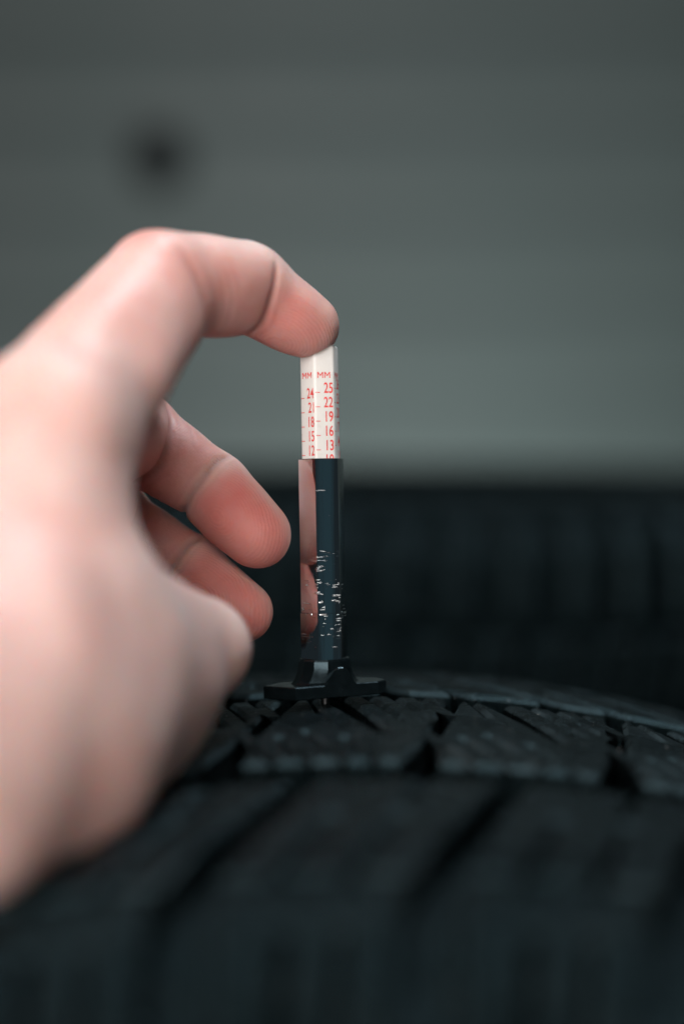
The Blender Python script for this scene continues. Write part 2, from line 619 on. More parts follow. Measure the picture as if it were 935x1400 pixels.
def near_poly():
    left = [(gC(s) + w, s) for s, w in ((-44, 2.6), (-55, 3.0), (-70, 3.6), (-84, 4.0))]
    right = [(gC(s) + PT - w, s) for s, w in ((-44, 2.6), (-55, 3.0), (-70, 3.6), (-84, 4.0))]
    p = [left[-1]]
    for k in (0.3, 0.68):
        ub = left[-1][0] + k * (PT - 8)
        p += notch((ub, -84), (ub + 8, -62), 2.0, 1.2)
    p += right[::-1]
    p += notch((left[0][0] + 0.6 * (PT - 6), -44), (left[0][0] + 0.6 * (PT - 6) - 5, -58), 1.8, 1.2)[::-1]
    p += left[:-1]
    return p


def near_side_poly():
    g0 = gC(-86)
    p = [(g0 + 3.2, -110)]
    for k, w in ((0.36, 2.6), (0.66, 1.8)):
        ub = g0 + 3.2 + k * (PT - 9)
        p += notch((ub, -110), (ub + 1.5, -93), w, w * 0.7)
    return p + [(g0 + PT - 6.4, -110), (g0 + PT - 4.8, -85.2), (g0 + 4.8, -85.2)]


def tread_meshes(polys, pr, R, depth):
    out = []
    for nm, poly, kw in polys:
        out.append((nm, bm_mesh(nm, block_bm(poly, pr, R, depth, **kw), True, 28)))
    return out


near_parts = tread_meshes([
    ("centre_tread_block", mid_poly(), dict(ds=12, chamfer=1.0)),
    ("shoulder_tread_block", back_poly(), dict(ds=6, chamfer=1.1)),
    ("sidewall_lug", back_side_poly(), dict(ds=4)),
    ("shoulder_tread_block", near_poly(), dict(ds=5)),
    ("sidewall_lug", near_side_poly(), dict(ds=4, top=-0.15, chamfer=0.7)),
], pr1, R1, 7.6)


def place_treads(parent, parts, n, mat):
    for nm, me in parts:
        for k in range(n):
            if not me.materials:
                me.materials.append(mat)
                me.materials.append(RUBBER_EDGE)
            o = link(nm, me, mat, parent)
            o.rotation_euler = (0, 0, k * 2 * math.pi / n + random.uniform(-1, 1) * 0.0014)
            f = 1 + random.uniform(-1, 1) * 0.0010
            o.scale = (f, f, 1)


CREST = CZ - 55.4
TY = 278.0
tyre = empty("tyre", (5 * MM, TY * MM, (CREST - R1) * MM), (-math.pi / 2, 0, 0))
tag(tyre, "black tyre standing upright in the foreground, the tread gauge on its crown", "tyre", "used black car tyres")
link("carcass", carcass_mesh(pr1, R1, 7.0, 106.0, ribs=((122, 2.2, 1.6), (155, 2.5, 1.2))), RUBBER_SIDE, tyre)
place_treads(tyre, near_parts, N1, RUBBER)

# loose grit and rubber crumbs on the crown around the gauge
_bm = bmesh.new()
for k in range(420):
    s_ = random.uniform(-34, 80)
    u_ = random.uniform(-75, 110)
    sz = random.choice((0.06, 0.08, 0.10, 0.13, 0.20)) * random.uniform(0.7, 1.3)
    c_ = tyre_map(pr1, R1, u_, s_, sz * 0.4)
    res = bmesh.ops.create_icosphere(_bm, subdivisions=1, radius=sz * MM)
    sq = (random.uniform(0.7, 1.5), random.uniform(0.6, 1.0), random.uniform(0.7, 1.5))
    for v in res['verts']:
        v.co = Vector((v.co.x * sq[0] * random.uniform(0.8, 1.2), v.co.y * sq[1], v.co.z * sq[2] * random.uniform(0.8, 1.2))) + c_
GRIT = plain("grit", (0.07, 0.072, 0.07), 0.6, 0.6, 700)
tag(link("grit", bm_mesh("grit", _bm), GRIT, tyre), kind="stuff")

# --- the tyre lying behind, top of a stack of three: 72 pitches
R2 = 318.0
N2 = 74
P2 = 2 * math.pi * R2 / N2
pr2 = Profile(72, 500, 26, 1.18, 92, 2.1)


def bar(u0, s0, u1, s1, w0, w1):
    return [(u0, s0), (u0 + w0, s0), (u1 + w1, s1), (u1, s1)]


lug = P2 - 13.0
far_parts = tread_meshes([
    ("shoulder_lug", bar(0, 46, 2, 100, P2 - 12, lug), dict(ds=6, chamfer=2.6)),
    ("shoulder_lug", bar(2, -100, 0, -46, lug, P2 - 12), dict(ds=6, chamfer=2.6)),
    ("centre_tread_block", bar(0, 4, 8, 39, P2 - 4, P2 - 4), dict(ds=20)),
    ("centre_tread_block", bar(8, -39, 0, -4, P2 - 4, P2 - 4), dict(ds=20)),
], pr2, R2, 12.5)
carc2 = carcass_mesh(pr2, R2, 12.0, 98.0, ribs=((118, 4.0, 2.2), (146, 3.0, 2.0), (166, 3.0, 1.5)))
HALF2 = pr2.half + 0.6
TOPZ = CZ - 24.5
lay_x, lay_y = 40.0, 600.0 + R2
top_z = TOPZ - HALF2
step = (top_z - HALF2) / 2
back_tyre = empty("tyre", (lay_x * MM, lay_y * MM, (top_z + 1.5) * MM), (0.010, 0, 0.012))
tag(back_tyre, "black tyre lying flat behind the gauge, its blocky shoulder lugs facing the camera", "tyre", "used black car tyres")
link("carcass", carc2, RUBBER_SIDE, back_tyre)
place_treads(back_tyre, far_parts, N2, RUBBER)
# raised blocks moulded into the sidewall
for k in range(10):
    a0 = k * 2 * math.pi / 10 + 0.19
    poly = [(-30, 108), (30, 108), (26, 115), (-26, 115)]
    if k == 0:
        side_me = bm_mesh("sidewall_panel", block_bm(poly, pr2, R2, 3.0, chamfer=0.5, ds=4, du=6, top=1.9), True, 30)
    o = link("sidewall_panel", side_me, RUBBER_SIDE, back_tyre)
    o.rotation_euler = (0, 0, a0)
# the two tyres under it: same carcass, tread joined into one part each
_v, _f = [], []
for nm, me in far_parts:
    base = [v.co.copy() for v in me.vertices]
    polys = [tuple(p.vertices) for p in me.polygons]
    for k in range(N2):
        a = k * 2 * math.pi / N2
        c, s = math.cos(a), math.sin(a)
        off = len(_v)
        _v += [(p.x * c - p.y * s, p.x * s + p.y * c, p.z) for p in base]
        _f += [tuple(i + off for i in p) for p in polys]
joined = mesh_from("tread", _v, _f, True, 28)
for i in (1, 2):
    t = empty("tyre", ((lay_x + (-6, 9)[i - 1]) * MM, (lay_y + (8, 3)[i - 1]) * MM, (top_z - i * step) * MM), (0, 0, 0.5 * i))
    t.scale = (1, 1, step / (2 * HALF2) * 0.998)
    tag(t, ("black tyre in the middle of the flat stack behind, between two others", "lowest black tyre of the flat stack behind, resting on the floor")[i - 1], "tyre", "used black car tyres")
    link("carcass", carc2, RUBBER_SIDE, t)
    tag(link("tread", joined, RUBBER, t), kind="stuff")

# ------------------------------------------------------------------ tread depth gauge
foot_p = P(444.5, 950, 300)                       # axis at the underside of the foot
top_p = P(436.0, 475, 299.0)                      # axis at the top of the slider
axis = Vector(top_p - foot_p)
GL = axis.length                                  # mm
axis.normalize()
gauge = empty("tread_depth_gauge", tuple(foot_p * MM))
YAW = math.radians(16)
q = Vector((0, 0, 1)).rotation_difference(axis)
gauge.rotation_mode = 'QUATERNION'
from mathutils import Quaternion
gauge.rotation_quaternion = q @ Quaternion((0, 0, 1), YAW)
tag(gauge, "small tyre tread depth gauge with white slider, polished barrel and black foot", "tread gauge")
# local frame: facet 0 has its normal along -y (turned 20 degrees to the right of the camera)
PXH = 6.5


def hz(py):                                       # photograph row -> height along the gauge axis, mm
    return (950 - py) / (950 - 475) * GL


def hex_ring(r, z, rnd=0.12, k=4, bulge=0.0):
    """hexagon outline with rounded corners, flats facing -y; returns list of (x, y, z)"""
    pts = []
    for i in range(6):
        a = math.radians(-60 + 60 * i)
        c = np.array([math.cos(a), math.sin(a)]) * r
        prv = np.array([math.cos(a - math.pi / 3), math.sin(a - math.pi / 3)]) * r
        nxt = np.array([math.cos(a + math.pi / 3), math.sin(a + math.pi / 3)]) * r
        a0 = c + (prv - c) * rnd
        a1 = c + (nxt - c) * rnd
        if rnd == 0:
            pts.append((c[0], c[1], z))
        for j in range(k + 1 if rnd else 0):
            t = j / k
            p = (1 - t) ** 2 * a0 + 2 * t * (1 - t) * c + t * t * a1
            pts.append((p[0], p[1], z))
        # gently crowned flat
        if bulge:
            for t in (0.08, 0.2, 0.35, 0.5, 0.65, 0.8, 0.92):
                b0 = a1; b1 = nxt + (c - nxt) * rnd
                p = b0 * (1 - t) + b1 * t
                nn = (b0 + b1) / 2
                nn /= np.linalg.norm(nn)
                p = p + nn * bulge * 4 * t * (1 - t)
                pts.append((p[0], p[1], z))
    return pts


def loft(name, rings, cap0=True, cap1=True, smooth=True, sharp=35, closed=False):
    n = len(rings[0])
    V = [tuple(c * MM for c in p) for r in rings for p in r]
    Fc = []
    m = len(rings)
    for i in range(m if closed else m - 1):
        i2 = (i + 1) % m
        for j in range(n):
            k = (j + 1) % n
            Fc.append((i * n + j, i * n + k, i2 * n + k, i2 * n + j))
    if not closed:
        if cap0:
            Fc.append(tuple(range(n))[::-1])
        if cap1:
            Fc.append(tuple(range((m - 1) * n, m * n)))
    return mesh_from(name, V, Fc, smooth, sharp)


RS = 4.18                                         # slider circumradius
RT = 4.86                                         # barrel circumradius
z_top, z_tube = hz(473), hz(627)
z_sock = hz(899)
slider = link("slider", loft("slider", [
    hex_ring(RS, z_sock + 3), hex_ring(RS, z_top - 0.75), hex_ring(RS - 0.08, z_top - 0.40), hex_ring(RS - 0.28, z_top - 0.12), hex_ring(RS - 0.65, z_top)], sharp=50),
    WHITE_PLASTIC, gauge)

BU = 0.06
barrel = link("barrel", loft("barrel", [
    hex_ring(RT, z_sock - 0.3, 0, 1, BU), hex_ring(RT, z_sock + 16, 0, 1, BU), hex_ring(RT, z_tube - 9, 0, 1, BU),
    hex_ring(RT, z_tube - 0.12, 0, 1, BU),
    hex_ring(RT - 0.10, z_tube, 0, 1, BU), hex_ring(RT - 0.42, z_tube, 0, 1, BU), hex_ring(RT - 0.46, z_tube - 0.1, 0, 1, BU),
    hex_ring(RT - 0.46, z_sock - 0.3, 0, 1, BU)], closed=True, sharp=12), CHROME, gauge)


AP = RT * math.cos(math.radians(30)) + BU         # apothem
clip_z0, clip_z1 = z_sock + 0.05, hz(836)
link("collar", loft("collar", [
    hex_ring(RT + 0.16, clip_z0, 0, 1, BU), hex_ring(RT + 0.16, clip_z1 - 0.1, 0, 1, BU), hex_ring(RT + 0.06, clip_z1, 0, 1, BU),
    hex_ring(RT - 0.1, clip_z1, 0, 1, BU), hex_ring(RT - 0.1, clip_z0, 0, 1, BU)], closed=True, sharp=12), CHROME, barrel)
for fc, xx in ((-1, 0.75), (1, -1.3)):            # small dimples at the top corner of each clip
    _bm = bmesh.new()
    bmesh.ops.create_uvsphere(_bm, u_segments=12, v_segments=8, radius=0.36)
    R_ = Matrix.Rotation(math.radians(60 * fc), 4, 'Z')
    for v in _bm.verts:
        v.co = (R_ @ (Vector((v.co.x * 0.8, v.co.y * 0.8, v.co.z * 1.25)) + Vector((xx, -AP + 0.02, clip_z1 - 0.3)))) * MM
    link("collar_rivet", bm_mesh("collar_rivet", _bm, True), CHROME, barrel)


# foot: elongated six-sided plate, flared socket, raised arch on the front
def foot_bm():
    bm = bmesh.new()

    def prism(poly, z0, z1, ch):
        inn = offset_poly(poly, ch)
        rings = [[bm.verts.new((p[0], p[1], z)) for p in pl] for pl, z in ((inn, z0), (poly, z0 + ch), (poly, z1 - ch), (inn, z1))]
        n = len(poly)
        for a in range(3):
            for i in range(n):
                j = (i + 1) % n
                bm.faces.new((rings[a][i], rings[a][j], rings[a + 1][j], rings[a + 1][i]))
        bm.faces.new(rings[0][::-1]); bm.faces.new(rings[3])
    prism([(-9.6, -5.2), (10.6, -5.2), (13.6, -3.4), (13.6, 0.8), (9.0, 4.6), (-9.0, 4.6), (-14.4, 1.2)], 0.0, 2.7, 0.22)
    # flared, faceted socket
    n = 12
    prev = None
    for (r, z) in ((8.6, 2.3), (7.6, 3.1), (6.7, 4.3), (6.1, 5.8), (5.95, z_sock - 0.4), (5.7, z_sock), (4.5, z_sock)):
        cur = [bm.verts.new((r * math.cos((a + 0.5) * math.tau / n), r * (0.84 if z > 5 else 0.70 if z > 4 else 0.58) * math.sin((a + 0.5) * math.tau / n), z)) for a in range(n)]
        if prev:
            for a in range(n):
                bm.faces.new((prev[a], prev[(a + 1) % n], cur[(a + 1) % n], cur[a]))
        prev = cur
    bm.faces.new(prev)
    # arch: a half-round boss standing proud of the socket, flush with the plate front
    arch = []
    for (x, z) in ((-4.2, 2.3), (-3.3, 3.1), (-2.6, 4.4), (-1.7, 5.5), (-0.6, 6.05), (0.6, 6.05), (1.7, 5.5), (2.6, 4.4), (3.3, 3.1), (4.2, 2.3)):
        arch.append((x + 1.4, z))
    f0 = [bm.verts.new((x, -5.24, z)) for x, z in arch]
    f1 = [bm.verts.new((x * 0.98 + 0.03, -4.95, z + 0.22)) for x, z in arch]
    f2 = [bm.verts.new((x, 0.5, z + 0.22)) for x, z in arch]
    for ra, rb in ((f0, f1), (f1, f2)):
        for i in range(len(arch) - 1):
            bm.faces.new((ra[i], ra[i + 1], rb[i + 1], rb[i]))
    bm.faces.new(f0[::-1])
    bmesh.ops.recalc_face_normals(bm, faces=bm.faces)
    for v in bm.verts:
        v.co = Vector((v.co.x * 0.93, v.co.y, v.co.z)) * MM
    return bm


foot = link("foot", bm_mesh("foot", foot_bm(), True, 18), BLACK_PLASTIC, gauge)
foot.rotation_euler = (0, 0, math.radians(9))
pn = []
for (r, z) in ((0.9, 0.4), (0.9, -3.6), (0.7, -4.6), (0.25, -5.0)):
    pn.append([(r * math.cos(a * math.tau / 14), r * math.sin(a * math.tau / 14), z) for a in range(14)])
link("probe", loft("probe", pn[::-1]), STEEL, gauge)

# printed scale: one mesh per printed word or number
AS = RS * math.cos(math.radians(30))


def text_mesh(txt, size, xscale, bold=0.006):
    cu = bpy.data.curves.new("t", 'FONT')
    cu.body = txt
    cu.size = size
    cu.resolution_u = 6
    cu.offset = bold * size
    cu.space_character = 1.02
    o = bpy.data.objects.new("t", cu)
    COL.objects.link(o)
    dg = bpy.context.evaluated_depsgraph_get()
    me = bpy.data.meshes.new_from_object(o.evaluated_get(dg))
    bpy.data.objects.remove(o)
    xs = [v.co.x for v in me.vertices]
    x0 = min(xs)
    w = (max(xs) - x0) * xscale
    for v in me.vertices:
        v.co.x = (v.co.x - x0) * xscale
    return me, w


def print_on(facet, name, me, x, z):
    R_ = Matrix.Rotation(math.radians(60 * facet), 4, 'Z')
    T = R_ @ Matrix(((1, 0, 0, x), (0, 0, -1, -AS - 0.012), (0, 1, 0, z), (0, 0, 0, 1)))
    for v in me.vertices:
        v.co = (T @ v.co) * MM
    me.materials.clear()
    link(name, me, RED_INK, slider)


def mm_mesh():
    """two block capitals M, 1.25 mm tall"""
    V, Fc = [], []
    W, H, t = 1.22, 1.25, 0.21
    for ox in (0.0, 1.5):
        for q4 in (((0, 0), (t, 0), (t, H), (0, H)), ((W - t, 0), (W, 0), (W, H), (W - t, H)),
                   ((t, H), (t, H - 0.34), (W / 2, 0.30), (W / 2, 0.66)), ((W / 2, 0.66), (W / 2, 0.30), (W - t, H - 0.34), (W - t, H))):
            k = len(V)
            V += [(x + ox, y, 0) for x, y in q4]
            Fc.append((k, k + 1, k + 2, k + 3))
    return mesh_from("printed_unit", V, Fc), 1.5 + W


def bar_mesh(w, h):
    return mesh_from("tick_mark", [(0, 0, 0), (w, 0, 0), (w, h, 0), (0, h, 0)], [(0, 1, 2, 3)])


HW = RS / 2
for facet, start, row in ((-1, 24, 545.5), (0, 25, 538.5), (1, 26, 532.5)):
    me, w = mm_mesh()
    print_on(facet, "printed_unit", me, -w / 2 - 0.05, hz(518.5))
    n = start
    while n > 0:
        zz = hz(row) - (start - n) * (hz(row) - hz(row + 19.35)) / 3
        if zz < z_tube - 4:
            break
        me, w = text_mesh(str(n), 3.05, 0.66, 0.013)
        print_on(facet, "printed_number", me, HW - 0.26 - w, zz)
        print_on(facet, "tick_mark", bar_mesh(0.95, 0.15), -HW + 0.22, zz + 0.0)
        n -= 3


# ------------------------------------------------------------------ the hand (signed-distance body, one continuous mesh)
def round_cone(p, a, b, r1, r2):
    ba = b - a
    l2 = float(ba @ ba)
    rr = r1 - r2
    a2 = l2 - rr * rr
    il2 = 1.0 / l2
    pa = p - a
    y = pa @ ba
    z = y - l2
    xv = pa * l2 - y[..., None] * ba
    x2 = (xv * xv).sum(-1)
    y2 = y * y * l2
    z2 = z * z * l2
    k = np.sign(rr) * rr * rr * x2
    d = (np.sqrt(np.maximum(x2 * a2 * il2, 0)) + y * rr) * il2 - r1
    c1 = np.sign(z) * a2 * z2 > k
    c2 = np.sign(y) * a2 * y2 < k
    d = np.where(c2, np.sqrt(x2 + y2) * il2 - r1, d)
    d = np.where(c1, np.sqrt(x2 + z2) * il2 - r2, d)
    return d


def ellipsoid(p, c, axes, rad):
    """axes: 3x3 rows are unit directions"""
    l = (p - c) @ np.array(axes).T
    rad = np.array(rad)
    k0 = np.sqrt(((l / rad) ** 2).sum(-1))
    k1 = np.sqrt(((l / rad ** 2) ** 2).sum(-1)) + 1e-9
    return k0 * (k0 - 1) / k1


def smin(a, b, k):
    h = np.clip(0.5 + 0.5 * (b - a) / k, 0, 1)
    return b * (1 - h) + a * h - k * h * (1 - h)


def unit(v):
    v = np.array(v, float)
    return v / np.linalg.norm(v)


J = dict(
    i=[(78, 578, 242), (212, 388, 272), (344, 396, 291), (421, 444, 297)],
    m=[(88, 575, 257), (190, 597, 303), (288, 667, 301), (351, 730, 296.5)],
    r=[(75, 640, 273), (150, 708, 310), (258, 776, 306), (334, 836, 299)],
    p=[(62, 722, 287), (112, 790, 312), (178, 838, 308), (222, 872, 301)],
    t=[(90, 818, 231), (272, 889, 270), (178, 1022, 248)],
)
RAD = dict(
    i=[11.0, 9.5, 8.6, 6.5],
    m=[10.3, 8.6, 7.85, 7.15],
    r=[9.8, 8.2, 7.0, 6.1],
    p=[9.0, 7.2, 6.4, 5.6],
    t=[12.0, 9.4, 8.2],
)
JW = {k: [P(*q) for q in v] for k, v in J.items()}
wrist_r = P(-300, 1040, 205)       # thumb side of the wrist
wrist_u = P(-210, 1000, 248)       # little-finger side
cmc = P(-190, 1000, 200)
fore = (wrist_r + wrist_u) / 2 + np.array([-205.0, -165.0, -38.0])

cam_dir = np.array([0, -1.0, 0])
down = np.array([0, 0, -1.0])
PALMAR = dict(i=unit(down * 1.0 + cam_dir * 0.75 + np.array([-0.35, 0, 0])),
              m=unit(cam_dir * 1.0 + down * 0.25 + np.array([-0.2, 0, 0])),
              r=unit(cam_dir * 1.0 + down * 0.35 + np.array([-0.2, 0, 0])),
              p=unit(cam_dir * 1.0 + down * 0.4 + np.array([-0.2, 0, 0])),
              t=unit(np.array([-0.75, 0.5, 0.35])))


def perp(v, ax):
    v = v - ax * (v @ ax)
    return v / np.linalg.norm(v)


def graded(lo_c, lo, hi, hi_c, fine, coarse):
    mid = np.arange(lo, hi + 1e-6, fine)
    left, x, st = [], lo, fine
    while x > lo_c:
        st = min(coarse, st * 1.12)
        x -= st
        left.append(x)
    right, x, st = [], hi, fine
    while x < hi_c:
        st = min(coarse, st * 1.12)
        x += st
        right.append(x)
    return np.array(left[::-1] + list(mid) + right)


GX = graded(-330, -66, 2, 4, 0.58, 3.2)
GY = graded(25, 222, 316, 326, 0.58, 3.2)
GZ = graded(CZ - 175, CZ - 64, CZ + 36, CZ + 40, 0.58, 3.2)
SHAPE = (len(GX), len(GY), len(GZ))
BIG = 60.0


def eval_prim(fn, lo, hi, field, k):
    sl = []
    for g, a, b in zip((GX, GY, GZ), lo, hi):
        i0 = max(0, np.searchsorted(g, a) - 1)
        i1 = min(len(g), np.searchsorted(g, b) + 1)
        if i1 <= i0:
            return
        sl.append(slice(i0, i1))
    sl = tuple(sl)
    X, Y, Z = np.meshgrid(GX[sl[0]], GY[sl[1]], GZ[sl[2]], indexing='ij')
    p = np.stack([X, Y, Z], -1)
    d = fn(p).astype(np.float32)
    field[sl] = smin(field[sl], d, k)


def cone(field, a, b, r1, r2, k):
    m = k + 5
    lo = np.minimum(a - r1, b - r2) - m
    hi = np.maximum(a + r1, b + r2) + m
    eval_prim(lambda p: round_cone(p, a, b, r1, r2), lo, hi, field, k)


def blob(field, c, axes, rad, k):
    m = max(rad) + k + 5
    eval_prim(lambda p: ellipsoid(p, c, axes, rad), c - m, c + m, field, k)


body = np.full(SHAPE, BIG, np.float32)
# palm: metacarpals, web, thenar and heel, wrist, forearm
mi, mm_, mr, mp_ = (JW[k][0] for k in "imrp")
cone(body, mi, wrist_r + np.array([6, 6, 4]), 11.3, 15.0, 6)
cone(body, mm_, (wrist_r * 0.6 + wrist_u * 0.4), 11.0, 16.0, 8)
cone(body, mr, (wrist_r * 0.3 + wrist_u * 0.7), 10.5, 16.0, 8)
cone(body, mp_, wrist_u, 9.6, 15.0, 8)
tm, ti, tt = JW['t']
cone(body, cmc, tm, 19.0, 12.6, 10)
cone(body, P(82, 610, 238), P(80, 772, 234), 8.0, 8.6, 10)          # first web
cone(body, P(40, 640, 240), P(10, 860, 225), 12.0, 15.0, 12)
cone(body, P(20, 960, 215), P(-90, 1040, 205), 16.0, 19.0, 12)        # thenar
cone(body, P(60, 1060, 220), P(-60, 1080, 210), 9.5, 15.5, 12)
cone(body, wrist_r, fore + np.array([0, -6, 6.]), 21.0, 30.0, 14)
cone(body, wrist_u, fore + np.array([0, 6, -6.]), 20.0, 30.0, 14)
cone(body, P(150, 890, 236), P(90, 1000, 226), 12.5, 13.0, 10)
cone(body, P(178, 935, 252), P(40, 1010, 226), 16.0, 19.0, 10)
# thumb, folded at its last joint
th = np.full(SHAPE, BIG, np.float32)
cone(th, tm, ti, RAD['t'][0], RAD['t'][1], 3)
cone(th, ti, tt, RAD['t'][1] - 0.3, RAD['t'][2], 3)
body = smin(body, th, 5.0)
for key in "imrp":
    fld = np.full(SHAPE, BIG, np.float32)
    j, r = JW[key], RAD[key]
    for n in range(3):
        cone(fld, j[n], j[n + 1], r[n] * (0.96 if n == 0 else 0.97), r[n + 1], 2.2)
    pal = PALMAR[key]
    for n, (shift, lift, rad) in enumerate(((0.5, 2.3, 0.86), (0.5, 1.3, 0.93), (0.62, 1.1, 0.95))):
        a = unit(j[n + 1] - j[n])
        pv = perp(pal, a)
        c = j[n] * (1 - shift) + j[n + 1] * shift + pv * lift
        L = np.linalg.norm(j[n + 1] - j[n])
        rr = (r[n] * (1 - shift) + r[n + 1] * shift) * rad
        blob(fld, c, (a, pv, np.cross(a, pv)), (L * (0.56 if n < 2 else 0.72), rr, rr * 1.02), 2.5)
    if key == 'i':
        cone(fld, P(222, 425, 271), P(160, 515, 254), 9.0, 9.6, 3.0)
        cone(fld, P(185, 415, 266), P(105, 500, 250), 9.2, 9.4, 3.0)
        cone(fld, P(240, 384, 276), P(322, 388, 288), 9.1, 9.0, 3.0)
    # knuckle on the back of the middle joint
    a = unit(j[2] - j[0])
    pv = perp(-pal, a)
    blob(fld, j[1] + pv * r[1] * (0.12 if key == 'i' else 0.30), (a, pv, np.cross(a, pv)), (r[1] * 0.95, r[1] * 0.78, r[1] * 0.85), 3.0)
    h = smin(body, fld, 8.0 if key == 'i' else 3.0)
    body = h


def surface_nets(f, gx, gy, gz):
    s = f < 0
    nx, ny, nz = f.shape
    cnt = np.zeros((nx - 1, ny - 1, nz - 1), np.int8)
    for dx in (0, 1):
        for dy in (0, 1):
            for dz in (0, 1):
                cnt += s[dx:nx - 1 + dx, dy:ny - 1 + dy, dz:nz - 1 + dz]
    act = (cnt > 0) & (cnt < 8)
    I = np.argwhere(act)
    idx = -np.ones(act.shape, np.int64)
    idx[act] = np.arange(len(I))
    acc = np.zeros((len(I), 3)); num = np.zeros(len(I))
    G = (gx, gy, gz)
    corners = [(a, b, c) for a in (0, 1) for b in (0, 1) for c in (0, 1)]
    for c0 in corners:
        for ax in range(3):
            if c0[ax] == 1:
                continue
            c1 = list(c0); c1[ax] = 1
            i0 = I + np.array(c0); i1 = I + np.array(c1)
            f0 = f[i0[:, 0], i0[:, 1], i0[:, 2]]; f1 = f[i1[:, 0], i1[:, 1], i1[:, 2]]
            m = (f0 < 0) != (f1 < 0)
            t = np.where(m, f0 / np.where(m, f0 - f1, 1), 0)
            for k in range(3):
                g0 = G[k][i0[:, k]]; g1 = G[k][i1[:, k]]
                acc[:, k] += np.where(m, g0 + (g1 - g0) * t, 0)
            num += m
    V = acc / num[:, None]
    quads = []
    for ax in range(3):
        b, c = (ax + 1) % 3, (ax + 2) % 3
        sl0 = [slice(None)] * 3; sl1 = [slice(None)] * 3
        sl0[ax] = slice(0, -1); sl1[ax] = slice(1, None)
        ch = s[tuple(sl0)] != s[tuple(sl1)]
        E = np.argwhere(ch)
        ok = (E[:, b] > 0) & (E[:, c] > 0) & (E[:, b] < f.shape[b] - 1) & (E[:, c] < f.shape[c] - 1)
        E = E[ok]
        inside0 = s[E[:, 0], E[:, 1], E[:, 2]]
        def cell(db, dc):
            Q = E.copy(); Q[:, b] += db; Q[:, c] += dc
            return idx[Q[:, 0], Q[:, 1], Q[:, 2]]
        q = np.stack([cell(-1, -1), cell(0, -1), cell(0, 0), cell(-1, 0)], 1)
        q[~inside0] = q[~inside0][:, ::-1]
        quads.append(q)
    return V, np.concatenate(quads)


HV, HQ = surface_nets(body, GX, GY, GZ)
del body


def edges_of(Q):
    e = np.concatenate([Q[:, [0, 1]], Q[:, [1, 2]], Q[:, [2, 3]], Q[:, [3, 0]]])
    e.sort(axis=1)
    return np.unique(e, axis=0)


HE = edges_of(HQ)
deg = np.bincount(HE.ravel(), minlength=len(HV)).astype(float)


def smooth_mesh(V, it, lam):
    for _ in range(it):
        acc = np.zeros_like(V)
        for k in range(3):
            acc[:, k] = np.bincount(HE[:, 0], V[HE[:, 1], k], len(V)) + np.bincount(HE[:, 1], V[HE[:, 0], k], len(V))
        V = V + lam * (acc / deg[:, None] - V)
    return V


for _ in range(3):
    HV = smooth_mesh(HV, 1, 0.6)
    HV = smooth_mesh(HV, 1, -0.55)
HV = smooth_mesh(HV, 3, 0.5)


def normals(V):
    n = np.zeros_like(V)
    a = np.cross(V[HQ[:, 2]] - V[HQ[:, 0]], V[HQ[:, 3]] - V[HQ[:, 1]])
    for c in range(4):
        for k in range(3):
            n[:, k] += np.bincount(HQ[:, c], a[:, k], len(V))
    return n / (np.linalg.norm(n, axis=1, keepdims=True) + 1e-12)


HN = normals(HV)
nv = len(HV)
pad = np.zeros(nv); ridge = np.zeros(nv); rmask = np.zeros(nv); crease = np.zeros(nv)
disp = np.zeros(nv)
best = np.full(nv, 1e9)
info = {}
for key in "imrp":
    j, r = JW[key], RAD[key]
    for n in range(3):
        a, b = j[n], j[n + 1]
        ba = b - a
        L = np.linalg.norm(ba)
        t = np.clip(((HV - a) @ ba) / L ** 2, 0, 1.35 if n == 2 else 1)
        d = np.linalg.norm(HV - a - t[:, None] * ba, axis=1) - (r[n] * (1 - np.clip(t, 0, 1)) + r[n + 1] * np.clip(t, 0, 1))
        info[key, n] = (t, d, L)
        best = np.minimum(best, d)


def sstep(x, a, b):
    t = np.clip((x - a) / (b - a), 0, 1)
    return t * t * (3 - 2 * t)


